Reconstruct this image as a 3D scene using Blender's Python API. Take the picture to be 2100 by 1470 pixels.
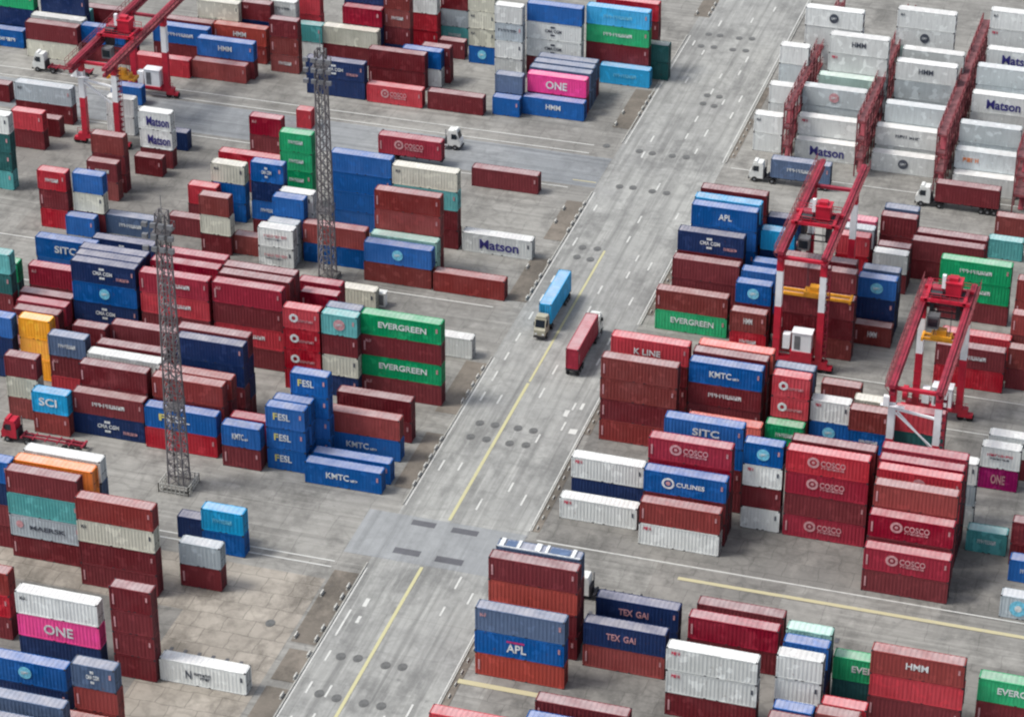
import bpy, bmesh, math, random
from mathutils import Vector, Matrix
random.seed(7)
scene = bpy.context.scene
for o in list(bpy.data.objects): bpy.data.objects.remove(o)

# ------------------------------------------------------------------ camera
cam_data = bpy.data.cameras.new('camera')
cam = bpy.data.objects.new('camera', cam_data)
scene.collection.objects.link(cam)
RIGHT = Vector((0.95764593, 0.28793793, 0.00245295)); UP = Vector((-0.14790749, 0.48457731, 0.86215324)); FWD = Vector((-0.24705797, 0.82600035, -0.50664167))
mw = Matrix((RIGHT, UP, -FWD)).transposed().to_4x4()
mw.translation = Vector((0, 0, 191.07861))
cam.matrix_world = mw
cam_data.sensor_width = 36.0
cam_data.sensor_fit = 'HORIZONTAL'
cam_data.lens = 100.1975
cam_data.clip_start = 5.0
cam_data.clip_end = 5000.0
scene.camera = cam

# ------------------------------------------------------------------ world, sun, exposure
SUN_ELEV, SUN_AZ = math.radians(58), math.radians(-112)     # azimuth measured from +Y (away) towards +X
world = bpy.data.worlds.new('World'); scene.world = world
world.use_nodes = True
wn = world.node_tree.nodes; wl = world.node_tree.links
sky = wn.new('ShaderNodeTexSky'); sky.sky_type = 'NISHITA'; sky.sun_disc = False
sky.sun_elevation = SUN_ELEV; sky.sun_rotation = SUN_AZ
sky.air_density = 1.0; sky.dust_density = 3.0; sky.ozone_density = 1.0
hs = wn.new('ShaderNodeHueSaturation'); hs.inputs['Saturation'].default_value = .5     # thin overcast: greyer than a clear sky
wl.new(sky.outputs['Color'], hs.inputs['Color']); wl.new(hs.outputs['Color'], wn['Background'].inputs['Color'])
wn['Background'].inputs['Strength'].default_value = 0.105
sd = bpy.data.lights.new('sun', 'SUN'); sun = bpy.data.objects.new('sun', sd)
scene.collection.objects.link(sun)
sd.energy = 1.5; sd.angle = math.radians(14); sd.color = (1.0, 0.96, 0.9)
to_sun = Vector((math.sin(SUN_AZ)*math.cos(SUN_ELEV), math.cos(SUN_AZ)*math.cos(SUN_ELEV), math.sin(SUN_ELEV)))
sun.rotation_euler = (-to_sun).to_track_quat('-Z', 'Y').to_euler()
sun.location = (0, 0, 300)
scene.view_settings.view_transform = 'Standard'
scene.view_settings.look = 'None'
scene.view_settings.exposure = 0.98
scene.view_settings.gamma = 1.0
scene.cycles.pixel_filter_type = 'BLACKMAN_HARRIS'
scene.cycles.filter_width = 2.2
scene.cycles.max_bounces = 5

# ------------------------------------------------------------------ helpers
def lin(c):
    return tuple((v/255/12.92) if v/255 <= 0.04045 else ((v/255+0.055)/1.055)**2.4 for v in c)

class MB:
    """collects boxes, bars, discs and quads into one mesh"""
    def __init__(s): s.v = []; s.f = []; s.m = []
    def poly(s, pts, m=0):
        n = len(s.v); s.v += [tuple(p) for p in pts]; s.f.append(tuple(range(n, n+len(pts)))); s.m.append(m)
    def box(s, a, b, m=0):
        x0, y0, z0 = a; x1, y1, z1 = b; n = len(s.v)
        s.v += [(x0,y0,z0),(x1,y0,z0),(x1,y1,z0),(x0,y1,z0),(x0,y0,z1),(x1,y0,z1),(x1,y1,z1),(x0,y1,z1)]
        for q in ((0,3,2,1),(4,5,6,7),(0,1,5,4),(1,2,6,5),(2,3,7,6),(3,0,4,7)):
            s.f.append(tuple(n+i for i in q)); s.m.append(m)
    def cbox(s, c, d, m=0):
        s.box((c[0]-d[0]/2, c[1]-d[1]/2, c[2]-d[2]/2), (c[0]+d[0]/2, c[1]+d[1]/2, c[2]+d[2]/2), m)
    def bar(s, p, q, w, h=None, m=0):
        p = Vector(p); q = Vector(q); h = h or w
        d = (q-p).normalized()
        u = d.cross(Vector((0,0,1)))
        if u.length < 1e-4: u = Vector((1,0,0))
        u.normalize(); t = u.cross(d)
        n = len(s.v)
        for base in (p, q):
            for a, b in ((-1,-1),(1,-1),(1,1),(-1,1)):
                s.v.append(tuple(base + u*a*w/2 + t*b*h/2))
        for k in ((3,2,1,0),(4,5,6,7),(0,1,5,4),(1,2,6,5),(2,3,7,6),(3,0,4,7)):
            s.f.append(tuple(n+i for i in k)); s.m.append(m)
    def cyl(s, p, q, r, n=12, m=0):
        p = Vector(p); q = Vector(q); d = (q-p).normalized()
        u = d.orthogonal().normalized(); t = d.cross(u); k = len(s.v)
        for b in (p, q):
            for i in range(n):
                a = 2*math.pi*i/n
                s.v.append(tuple(b + (u*math.cos(a)+t*math.sin(a))*r))
        for i in range(n):
            j = (i+1) % n
            s.f.append((k+i, k+j, k+n+j, k+n+i)); s.m.append(m)
        s.f.append(tuple(k+i for i in reversed(range(n)))); s.m.append(m)
        s.f.append(tuple(k+n+i for i in range(n))); s.m.append(m)
    def mesh(s, name):
        me = bpy.data.meshes.new(name); me.from_pydata(s.v, [], s.f); me.update()
        me.polygons.foreach_set('material_index', s.m)
        return me
    def build(s, name, mats, parent=None, loc=(0,0,0)):
        me = s.mesh(name)
        for mt in (mats if isinstance(mats, (list, tuple)) else [mats]): me.materials.append(mt)
        return link(name, me, parent, loc)

def link(name, me, parent=None, loc=(0,0,0)):
    o = bpy.data.objects.new(name, me); scene.collection.objects.link(o)
    o.location = loc
    if parent: o.parent = parent
    return o
def tag(o, label=None, cat=None, group=None, kind=None):
    if label: o['label'] = label
    if cat: o['category'] = cat
    if group: o['group'] = group
    if kind: o['kind'] = kind
    return o
def empty(name, loc, rz=0):
    o = bpy.data.objects.new(name, None); scene.collection.objects.link(o)
    o.location = loc; o.rotation_euler.z = rz; o.empty_display_size = 0.5
    return o

# ------------------------------------------------------------------ materials
def newmat(name):
    m = bpy.data.materials.new(name); m.use_nodes = True
    return m, m.node_tree.nodes, m.node_tree.links, m.node_tree.nodes['Principled BSDF']
def noise(N, L, vec, scale, detail=4, rough=.55):
    n = N.new('ShaderNodeTexNoise'); n.inputs['Scale'].default_value = scale
    n.inputs['Detail'].default_value = detail; n.inputs['Roughness'].default_value = rough
    if vec is not None: L.new(vec, n.inputs['Vector'])
    return n.outputs['Fac']
def ramp(N, L, fac, a, b, ca=0.0, cb=1.0):
    r = N.new('ShaderNodeMapRange'); r.inputs['From Min'].default_value = a; r.inputs['From Max'].default_value = b
    r.inputs['To Min'].default_value = ca; r.inputs['To Max'].default_value = cb
    L.new(fac, r.inputs['Value']); return r.outputs['Result']
def mix(N, L, fac, a, b, mode='MIX'):
    x = N.new('ShaderNodeMix'); x.data_type = 'RGBA'; x.blend_type = mode
    for sock, val in ((x.inputs['Factor'], fac), (x.inputs['A'], a), (x.inputs['B'], b)):
        if hasattr(val, 'node'): L.new(val, sock)
        elif isinstance(val, tuple): sock.default_value = (*val[:3], 1)
        else: sock.default_value = val
    return x.outputs['Result']
def mapping(N, L, scale, src='Object'):
    tc = N.new('ShaderNodeTexCoord'); mp = N.new('ShaderNodeMapping')
    mp.inputs['Scale'].default_value = scale
    L.new(tc.outputs[src], mp.inputs['Vector']); return mp.outputs['Vector']

PAL = dict(maroon=(106,38,44), crimson=(140,26,48), red=(170,42,54), brick=(130,52,50), brown=(120,56,54), rust=(156,60,50),
  salmon=(206,96,84), orange=(232,130,62), blue=(4,82,150), navy=(20,42,84), slate=(78,96,124), sky=(24,146,196), teal=(84,156,156),
  dgreen=(34,84,84), green=(8,146,92), white=(198,201,198), cream=(188,187,172), silver=(158,168,173), palegreen=(150,192,180), pearl=(178,186,187), mint=(168,192,182),
  yellow=(236,160,44), pink=(220,56,132), magenta=(144,28,92), pinkred=(196,86,112))
WORD = dict(dgreen='dark green', sky='light blue', navy='navy', slate='slate blue', rust='rust red', brick='brick red', silver='silver grey',
  palegreen='pale green', pearl='pearl grey', mint='mint green', pinkred='dusty pink', pink='bright pink', magenta='purple red', cream='cream')
KP = 1.15
def paint(name, c, roof=False):
    m, N, L, B = newmat(name)
    base = tuple(v*KP for v in lin(c))
    oi = N.new('ShaderNodeObjectInfo')
    vec = mapping(N, L, (1, 1, 1))
    # every box carries its own offset so that no two weather alike
    add = N.new('ShaderNodeVectorMath'); add.operation = 'ADD'
    sc = N.new('ShaderNodeVectorMath'); sc.operation = 'SCALE'; sc.inputs['Scale'].default_value = 60
    L.new(oi.outputs['Random'], sc.inputs[0]); L.new(vec, add.inputs[0]); L.new(sc.outputs[0], add.inputs[1])
    v = add.outputs[0]
    hsv = N.new('ShaderNodeHueSaturation'); hsv.inputs['Color'].default_value = (*base, 1)
    L.new(ramp(N, L, oi.outputs['Random'], 0, 1, .72, 1.2), hsv.inputs['Value'])
    L.new(ramp(N, L, oi.outputs['Random'], 0, 1, 1.06, .9), hsv.inputs['Saturation'])
    fade = noise(N, L, v, .35, 5)
    grey = sum(base)/3
    pale = tuple(x*.92 + (grey*.6+.1)*.08 for x in base)
    col = mix(N, L, ramp(N, L, fade, .42, .7), hsv.outputs['Color'], pale)
    # rain streaks and grime run down the walls
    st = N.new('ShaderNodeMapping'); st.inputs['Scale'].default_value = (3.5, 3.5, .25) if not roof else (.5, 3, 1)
    L.new(v, st.inputs['Vector'])
    streak = noise(N, L, st.outputs['Vector'], 1.6, 6, .65)
    dark = tuple(x*.6 for x in base)
    col = mix(N, L, ramp(N, L, streak, .48, .76, 0, .68), col, dark)
    rust = noise(N, L, v, 1.9, 8, .7)
    col = mix(N, L, ramp(N, L, rust, .61, .72, 0, .6), col, (.12, .045, .025))
    pt = noise(N, L, v, .9, 2, .4)
    col = mix(N, L, ramp(N, L, pt, .60, .63, 0, .38), col, tuple(min(1, x*1.45+.02) for x in base))
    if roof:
        dust_sheen = noise(N, L, v, .6, 5)
        col = mix(N, L, ramp(N, L, dust_sheen, .3, .75, .26, .54), col, (.60, .56, .55))  # pale roof dust, with sky reflection on the tops put into the colour too
    L.new(col, B.inputs['Base Color'])
    if not roof: B.inputs['Specular IOR Level'].default_value = .16
    rn = noise(N, L, v, .8, 3)
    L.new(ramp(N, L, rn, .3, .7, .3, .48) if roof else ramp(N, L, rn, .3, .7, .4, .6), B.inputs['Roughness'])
    return m
PAINT = {k: paint(k+'_paint', c) for k, c in PAL.items()}
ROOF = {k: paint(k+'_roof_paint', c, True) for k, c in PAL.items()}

def plain(name, c, rough=.6, metal=0, var=.25, scale=1.5):
    m, N, L, B = newmat(name)
    base = lin(c) if max(c) > 1 else c
    v = mapping(N, L, (1,1,1))
    f = noise(N, L, v, scale, 6, .65)
    L.new(mix(N, L, ramp(N, L, f, .4, .72, 0, 1), tuple(base), tuple(x*(1-var*1.6) for x in base)), B.inputs['Base Color'])
    B.inputs['Roughness'].default_value = rough; B.inputs['Metallic'].default_value = metal
    return m
M = dict(
  steel=plain('galvanised_steel', (128,130,134), .5, .35, .3, .4),
  tower=plain('tower_steel', (120,116,118), .6, .2, .35, .25),
  dark=plain('dark_metal', (48,48,54), .6, .2),
  rubber=plain('rubber', (26,26,28), .85),
  crane_red=plain('crane_red_paint', (186,30,54), .45, 0, .25, .3),
  crane_dull=plain('crane_weathered_red_paint', (150,38,58), .55, 0, .4, .5),
  crane_white=plain('crane_white_paint', (226,228,230), .45, 0, .12, .4),
  rack=plain('rack_red_oxide', (132,60,66), .75, 0, .45, .6), rack_deck=plain('rack_decking', (126,80,84), .8, 0, .45, .8),
  spreader=plain('spreader_yellow', (226,156,40), .5, 0, .25, .8),
  cab_white=plain('cab_white_paint', (216,218,214), .35, 0, .12),
  cab_cream=plain('cab_cream_paint', (168,165,146), .4, 0, .15),
  chassis_red=plain('chassis_red_paint', (150,44,62), .55, 0, .3),
  glass=plain('cab_glass', (34,42,50), .1, 0, .1),
  letter_white=plain('white_lettering', (226,230,230), .55, 0, .34, 2.4),
  letter_navy=plain('navy_lettering', (52,48,128), .55, 0, .34, 2.4),
  letter_dark=plain('dark_lettering', (74,80,92), .55, 0, .34, 2.4),
  letter_red=plain('red_lettering', (206,52,84), .55, 0, .34, 2.4),
  letter_pink=plain('dusty_pink_lettering', (206,152,156), .55, 0, .34, 2.4),
  letter_yellow=plain('yellow_lettering', (226,214,120), .55, 0, .34, 2.4),
  letter_sky=plain('light_blue_lettering', (120,204,232), .55, 0, .34, 2.4),
  letter_orange=plain('orange_lettering', (228,140,90), .55, 0, .34, 2.4),
  letter_mag=plain('magenta_lettering', (196,34,110), .55, 0, .34, 2.4),
  marker=plain('white_marker_paint', (188,188,182), .7, 0, .4),
)

def ground_mat(name, c1, c2, slab=(7,5), joint=.35, streak=0, stain=.5, mottled=.3, crack=0, lanes=0, wob_amt=.4):
    m, N, L, B = newmat(name)
    v = mapping(N, L, (1,1,1))
    big = noise(N, L, v, .035, 5, .6)
    col = mix(N, L, ramp(N, L, big, .38, .64), lin(c1), lin(c2))
    mid = noise(N, L, v, .32, 6, .68)
    col = mix(N, L, ramp(N, L, mid, .48, .75, 0, mottled), col, tuple(x*.62 for x in lin(c2)))
    blot = noise(N, L, mapping(N, L, (1.0, .55, 1)), .11, 7, .72)
    col = mix(N, L, ramp(N, L, blot, .50, .62, 0, mottled*1.1), col, tuple(x*.60 for x in lin(c2)))
    blot2 = noise(N, L, mapping(N, L, (.8, .7, 1)), .17, 6, .7)
    col = mix(N, L, ramp(N, L, blot2, .54, .68, 0, .5), col, tuple(min(1,x*1.32) for x in lin(c1)))
    fine = noise(N, L, v, 2.2, 6, .7)
    col = mix(N, L, ramp(N, L, fine, .5, .8, 0, .3), col, tuple(min(1,x*1.35) for x in lin(c1)))
    if slab:
        br = N.new('ShaderNodeTexBrick'); br.offset = .5 if slab[0] != slab[1] else 0.0
        br.inputs['Scale'].default_value = 1; br.inputs['Brick Width'].default_value = slab[0]; br.inputs['Row Height'].default_value = slab[1]
        br.inputs['Mortar Size'].default_value = .07; br.inputs['Mortar Smooth'].default_value = .6
        br.inputs['Color1'].default_value = (.88,.88,.88,1); br.inputs['Color2'].default_value = (1.0,1.0,1.0,1)
        j = 1-joint; br.inputs['Mortar'].default_value = (j*.8,j*.8,j*.8,1)
        wob = N.new('ShaderNodeTexNoise'); wob.inputs['Scale'].default_value = .5; L.new(v, wob.inputs['Vector'])
        va = N.new('ShaderNodeVectorMath'); va.operation = 'MULTIPLY_ADD'
        L.new(wob.outputs['Color'], va.inputs[0]); va.inputs[1].default_value = (wob_amt,wob_amt,0); L.new(v, va.inputs[2])
        L.new(va.outputs[0], br.inputs['Vector'])
        col = mix(N, L, joint, col, mix(N, L, 1.0, col, br.outputs['Color'], 'MULTIPLY'))
    if streak:
        sv = mapping(N, L, (1.1, .035, 1))
        s1 = noise(N, L, sv, 1.0, 6, .6)
        col = mix(N, L, ramp(N, L, s1, .46, .68, 0, streak), col, tuple(x*.5 for x in lin(c2)))
        s2 = noise(N, L, mapping(N, L, (1.7, .05, 1)), 1.3, 5, .6)
        col = mix(N, L, ramp(N, L, s2, .55, .75, 0, streak*.8), col, tuple(min(1,x*1.3) for x in lin(c1)))
    if lanes:      # tyre wear along the yard lanes
        s3 = noise(N, L, mapping(N, L, (.03, 1.0, 1)), 1.0, 6, .62)
        col = mix(N, L, ramp(N, L, s3, .46, .68, 0, lanes), col, tuple(x*.5 for x in lin(c2)))
        s4 = noise(N, L, mapping(N, L, (.045, 1.5, 1)), 1.3, 5, .6)
        col = mix(N, L, ramp(N, L, s4, .54, .74, 0, lanes), col, tuple(min(1,x*1.35) for x in lin(c1)))
    if crack:
        wv = N.new('ShaderNodeTexNoise'); wv.inputs['Scale'].default_value = .9; wv.inputs['Detail'].default_value = 4
        L.new(v, wv.inputs['Vector'])
        wa = N.new('ShaderNodeVectorMath'); wa.operation = 'MULTIPLY_ADD'
        L.new(wv.outputs['Color'], wa.inputs[0]); wa.inputs[1].default_value = (1.1,1.1,0); L.new(v, wa.inputs[2])
        vo = N.new('ShaderNodeTexVoronoi'); vo.feature = 'DISTANCE_TO_EDGE'; vo.inputs['Scale'].default_value = .36
        L.new(wa.outputs[0], vo.inputs['Vector'])
        gate = noise(N, L, v, .12, 3)
        line = ramp(N, L, vo.outputs['Distance'], .02, .11, 1, 0)
        mul = N.new('ShaderNodeMath'); mul.operation = 'MULTIPLY'
        L.new(line, mul.inputs[0]); L.new(ramp(N, L, gate, .40, .58, 0, crack), mul.inputs[1])
        col = mix(N, L, mul.outputs[0], col, tuple(x*.38 for x in lin(c2)))
        damp = noise(N, L, mapping(N, L, (.5, .8, 1)), .5, 6, .7)
        col = mix(N, L, ramp(N, L, damp, .5, .66, 0, crack*.7), col, tuple(x*.5 for x in lin(c2)))
    oil = noise(N, L, v, .75, 4, .5)
    col = mix(N, L, ramp(N, L, oil, .66, .76, 0, stain), col, (.10,.10,.10))
    L.new(col, B.inputs['Base Color'])
    B.inputs['Roughness'].default_value = .85
    B.inputs['Specular IOR Level'].default_value = .25
    return m
G = dict(
  yard=ground_mat('yard_concrete', (146,145,140), (126,125,121), (6,5), .5, 0, .55, .7, .24, .45, .7),
  road=ground_mat('road_concrete', (156,157,153), (140,141,139), (9,7), .4, .65, .5, .75, .2),
  beige=ground_mat('sandy_slabs', (160,154,144), (138,132,123), (3.4,2.9), .62, 0, .5, .95, .26, 0, .7),
  lane=ground_mat('lane_asphalt', (140,143,144), (124,128,131), (11,4), .2, 0, .2, .4, .2, .6),
  lane_s=ground_mat('smooth_asphalt', (140,143,144), (128,131,133), (10,6), .15, .35, .3, .4, .1),
  dark=ground_mat('worn_asphalt', (132,130,125), (110,109,106), (4,3), .5, 0, .45, .7, .3, 0, .8),
  strip=ground_mat('drain_gravel', (122,115,106), (98,93,86), None, 0, 0, .4, .7),
  patch=ground_mat('charcoal_patch', (92,93,97), (78,79,84), None, 0, 0, .2, .4),
)

# ------------------------------------------------------------------ ground and road
def sheet(name, x0, y0, x1, y1, z, mat):
    b = MB(); b.poly([(x0,y0,z),(x1,y0,z),(x1,y1,z),(x0,y1,z)])
    o = b.build(name, mat); o['kind'] = 'structure'; return o
sheet('ground', -1500, -900, 1500, 2500, 0, G['yard'])
sheet('yard_paving', -150, 205, -99.4, 256.5, .012, G['beige'])
sheet('yard_paving', -99.0, 205, -95.7, 229, .012, G['beige'])
sheet('yard_paving', -122, 326, -99.2, 343, .022, G['yard'])
sheet('crossing_lane', -215, 362.5, -95.8, 372.5, .012, G['lane'])
sheet('crossing_lane', -99.3, 262.4, -79.4, 272.0, .036, G['lane_s'])
sheet('dark_paving', -63, 262.5, -47.5, 271.0, .014, G['dark'])
sheet('dark_paving', -29.6, 266.8+4.2, -10, 290, .012, G['dark'])
sheet('dark_paving', -75, 228, -10, 262, .012, G['dark'])
sheet('dark_paving', -78.2, 271.6, -30.0, 309, .012, G['dark'])
sheet('dark_paving', -205, 335, -150, 358, .012, G['dark'])
sheet('dark_paving', -140, 228, -113, 246, .016, G['dark'])
sheet('dark_paving', -172, 326, -127, 343, .018, G['dark'])
sheet('road', -95.7, 120, -79.3, 620, .024, G['road'])
strips = [(-99.0,243.8,-96.0,258.6),(-98.6,236.5,-95.8,242.5),(-98.6,228.5,-96.0,235.2),(-98.2,277.6,-95.6,290.8),(-98.8,295.8,-95.8,309.2),
          (-98.6,345,-95.6,357.5),(-98.6,326.5,-95.6,339.2),(-98.6,383,-95.5,397.5),(-96.6,428,-94,436)]
for x0, y0, x1, y1 in strips: sheet('drain_strip', x0, y0, x1, y1, .044, G['strip'])
for y0, y1 in ((236,262),(273,291),(296,308.5),(328,342),(378,392),(396,404)):
    sheet('drain_strip', -79.05, y0, -78.2, y1, .044, G['strip'])

def worn(name, c, keep=.5):
    m, N, L, B = newmat(name)
    f = noise(N, L, mapping(N, L, (1,1,1)), .9, 6, .7)
    L.new(mix(N, L, ramp(N, L, f, keep-.1, keep+.12), lin(c), lin((146,147,144))), B.inputs['Base Color'])
    B.inputs['Roughness'].default_value = .8
    return m
MK = dict(white=worn('worn_white_road_paint', (190,191,187), .62), yellow=worn('worn_yellow_road_paint', (178,174,134), .67),
          band=worn('worn_yellow_band_paint', (174,167,134), .65))
def marking(name, quads, mat, z=.056):
    b = MB()
    for x0, y0, x1, y1 in quads: b.poly([(x0,y0,z),(x1,y0,z),(x1,y1,z),(x0,y1,z)])
    o = b.build(name, mat); o['kind'] = 'structure'; return o
marking('road_centre_line', [(-89.55,150,-89.15,262),(-89.5,272.4,-89.1,306),(-89.4,306.4,-89.1,344)], MK['yellow'])
q = []
for x in (-91.7,-94.0,-86.9,-84.3,-82.0):
    y = 205 + (x*7) % 5
    while y < 480:
        if not (261 < y < 273) and random.random() < .36: q.append((x-.12, y, x+.12, y+random.uniform(1.8,2.6)))
        y += random.choice((5.2,5.6,6.2))
q += [(-95.55,222,-95.4,260),(-95.5,274,-95.35,311),(-95.45,327,-95.3,361),(-95.3,378,-95.15,420),(-79.5,222,-79.36,262),(-79.5,273,-79.36,309),(-79.6,325,-79.46,362),(-79.7,376,-79.55,440)]
q += [(-93.5,252.5,-93.0,254.2),(-93.2,249.2,-92.8,250.6),(-82.8,299.4,-82.2,301.0),(-81.2,301.6,-80.8,303.2),(-81.0,295.6,-80.0,296.8),(-94.6,246.2,-94.35,251.5)]
marking('lane_markings', q, MK['white'])
q = []
for y in (258.9, 260.1, 361.4, 373.2, 376.0, 312.3, 323.8): q.append((-210, y, -99.6, y+.22))
for y in (271.2, 310.6, 319.3, 361.0, 374.6): q.append((-78, y, -8, y+.2))
marking('yard_lane_lines', q, MK['white'])
marking('yellow_lane_bands', [(-60,268.3,-8,268.9),(-78.6,241.8,-68.4,242.6),(-99.6,364.0,-96,364.25)], MK['band'])
# rows of twistlock pads set flush in the concrete
q = []
for i in range(14):
    x = -71.5 + i*2.42
    q.append((x, 261.4, x+.45, 262.3))
    if i < 5: q.append((x+.9, 258.4, x+1.3, 259.2))
for i in range(6): q.append((-111.5+i*1.7, 238.0-.05*i, -111.1+i*1.7, 238.8-.05*i))
marking('twistlock_pads', q, G['patch'], .08)
# patched dark slabs in the crossing
marking('asphalt_patches', [(-93.7,263.9,-90.4,265.1),(-88.4,263.6,-85.0,264.8),(-93.5,270.2,-90.5,271.3),(-88.4,270.0,-85.1,271.1)], G['patch'], .05)

def stain_mat():
    m, N, L, B = newmat('tyre_and_oil_stain')
    tc = N.new('ShaderNodeTexCoord'); v = mapping(N, L, (1,1,1), 'Object')
    gen = N.new('ShaderNodeVectorMath'); gen.operation = 'DISTANCE'; gen.inputs[1].default_value = (.5,.5,0)
    L.new(tc.outputs['Generated'], gen.inputs[0])
    edge = ramp(N, L, gen.outputs['Value'], .18, .5, 1, 0)
    f = noise(N, L, mapping(N, L, (1.2,.22,1)), 1.1, 7, .72)
    mu = N.new('ShaderNodeMath'); mu.operation = 'MULTIPLY'
    L.new(edge, mu.inputs[0]); L.new(ramp(N, L, f, .40, .66, 0, .62), mu.inputs[1])
    L.new(mu.outputs[0], B.inputs['Alpha']); B.inputs['Base Color'].default_value = (.075,.08,.09,1); B.inputs['Roughness'].default_value = .6
    return m
SM = stain_mat()
for k, (x, y, rx, ry) in enumerate([(-86.2,335,4.5,14),(-89,322,4,9),(-92,345,3,10),(-88,396,5,12),(-84.5,402,4,9),(-90,300,4,9),(-85,283,5,8),(-92,281,3,9),(-84,248,4,9),(-91,247,3,8),(-88,222,5,8),(-93,262,4,5),
      (-112,374,10,3),(-104,331,5,5),(-108,262,8,3.5),(-104,267,6,3),(-64,375,9,3),(-52,361,10,3),(-55,266,9,3),(-30,264,8,3),(-140,262,10,3),(-62,312,6,2.5),(-120,316,9,3),(-150,378,12,3),(-32,291,4,4)]):
    b = MB(); b.poly([(x-rx,y-ry,0),(x+rx,y-ry,0),(x+rx,y+ry,0),(x-rx,y+ry,0)])
    o = b.build('road_stain', SM, None, (0,0,.064+.004*k)); o['kind'] = 'structure'
cover_mat = plain('cast_iron_cover', (98,99,98), .7, .1, .3)
cb = MB(); cb.cyl((0,0,0), (0,0,.03), .56, 20)
cover_me = cb.mesh('drain_cover'); cover_me.materials.append(cover_mat)
spots = []
for y in (242.7, 235.4, 294.9, 291.2, 416.5, 421.4, 364.0, 376.1): spots += [(x, y) for x in (-92.5,-90.5,-87.3,-85.3)]
for y in (344.2, 341.0): spots += [(-92.5,y),(-90.5,y)]
for y in (398.5, 395.1): spots += [(-87.2,y),(-85.3,y)]
spots += [(-94.6,228.6),(-101.3,331.5),(-102.5,246.5),(-97.9,376.4)]
for x, y in spots:
    o = link('drain_cover', cover_me, None, (x+random.uniform(-.12,.12), y+random.uniform(-.2,.2), .03)); o.scale = (1, 1.25, 1)
    tag(o, 'dark round drain cover set into the pale concrete paving', 'drain cover', 'drain covers along the road')

# white guard posts standing along the drain strips
gp = MB(); gp.box((-.08,-.5,.08), (.08,.5,.42)); gp.box((-.12,-.56,0), (.12,.56,.08))
gp_me = gp.mesh('guard_block'); gp_me.materials.append(M['marker'])
for x0, y0, x1, y1 in strips:
    y = y0 + 1.0
    while y < y1 - .6:
        for x in ((x1-.25,) if random.random() < .75 else (x1-.25, x0+.3)):
            if random.random() < .8:
                o = link('guard_block', gp_me, None, (x, y, .045))
                tag(o, 'low white guard block standing along the gravel drain strip', 'guard block', 'guard blocks on the drain strips')
        y += 2.15
for y0, y1 in ((236,262),(273,291),(296,308.5),(328,342),(378,392)):
    y = y0 + .8
    while y < y1:
        o = link('guard_block', gp_me, None, (-78.62, y, .045)); o.scale = (.6,.7,.6)
        tag(o, 'low white guard block beside the right road kerb', 'guard block', 'guard blocks on the right kerb')
        y += 2.3
b = MB()
for y0, y1 in ((222,262),(273,309),(325,362),(376,440)): b.box((-79.22,y0,0), (-79.07,y1,.16))
for y0, y1 in ((222,261),(274,311),(327,361),(378,420)): b.box((-95.86,y0,.0), (-95.7,y1,.14))
o = b.build('kerb', plain('kerb_concrete', (164,164,158), .85)); o['kind'] = 'structure'

# ------------------------------------------------------------------ containers
W, TH = 1.7036, 3.0057
def wall(b, L, y, sgn, H, pitch, dep):
    """corrugated long side at y, outward normal sgn*-y"""
    x0, x1, z0, z1 = .16, L-.16, .2, H-.14
    n = max(2, int((x1-x0)/pitch)); p = (x1-x0)/n
    xs = []
    for i in range(n):
        a = x0+i*p
        xs += [(a, dep), (a+p*.30, dep), (a+p*.5, 0), (a+p*.8, 0)]
    xs.append((x1, dep))
    for (xa, da), (xb, db) in zip(xs, xs[1:]):
        q = [(xa, y+sgn*(da+.03), z0), (xb, y+sgn*(db+.03), z0), (xb, y+sgn*(db+.03), z1), (xa, y+sgn*(da+.03), z1)]
        b.poly(q if sgn > 0 else q[::-1], 0)
def body(L, reefer=False):
    b = MB(); H = TH-.02
    wall(b, L, 0, 1, H, .42 if not reefer else .9, .026 if not reefer else .008)
    wall(b, L, W, -1, H, .42 if not reefer else .9, .026 if not reefer else .008)
    # end walls, floor
    b.poly([(.05,.1,.15),(.05,.1,H-.1),(.05,W-.1,H-.1),(.05,W-.1,.15)][::-1], 0)
    b.poly([(L-.08,.1,.15),(L-.08,.1,H-.1),(L-.08,W-.1,H-.1),(L-.08,W-.1,.15)], 0)
    b.poly([(.1,.1,.12),(.1,W-.1,.12),(L-.1,W-.1,.12),(L-.1,.1,.12)], 1)
    # frame: posts, rails
    for x in (0, L-.17):
        for y in (0, W-.14): b.box((x,y,.12), (x+.17,y+.14,H-.12), 0)
    for y in (.012, W-.11): 
        b.box((.17,y,.04), (L-.17,y+.1,.2), 0); b.box((.17,y,H-.14), (L-.17,y+.1,H-.005), 0)
    for x in (.012, L-.12):
        b.box((x,.14,.04), (x+.1,W-.14,.2), 0); b.box((x,.14,H-.16), (x+.1,W-.14,H-.005), 0)
    for x in (-.006, L-.194):
        for y in (-.006, W-.154):
            for z in (0, H-.12): b.box((x,y,z), (x+.2,y+.16,z+.12), 1)
    if not reefer:   # fork pockets
        for x in (L*.42, L*.56): b.box((x,.006,.05), (x+.3,.013,.16), 1)
    return b.mesh('container_shell')
def roof(L, reefer=False):
    b = MB(); H = TH-.02; z = H-.03
    x0, x1, y0, y1 = .15, L-.15, .11, W-.11
    n = int((x1-x0)/(.55 if not reefer else 1.2)); p = (x1-x0)/n
    for i in range(n):
        a = x0+i*p
        for xa, za, xb, zb in ((a,0,a+p*.35,0),(a+p*.35,0,a+p*.5,.03),(a+p*.5,.03,a+p*.85,.03),(a+p*.85,.03,a+p,0)):
            b.poly([(xa,y0,z+za),(xb,y0,z+zb),(xb,y1,z+zb),(xa,y1,z+za)], 0)
    return b.mesh('roof_panel')
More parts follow.
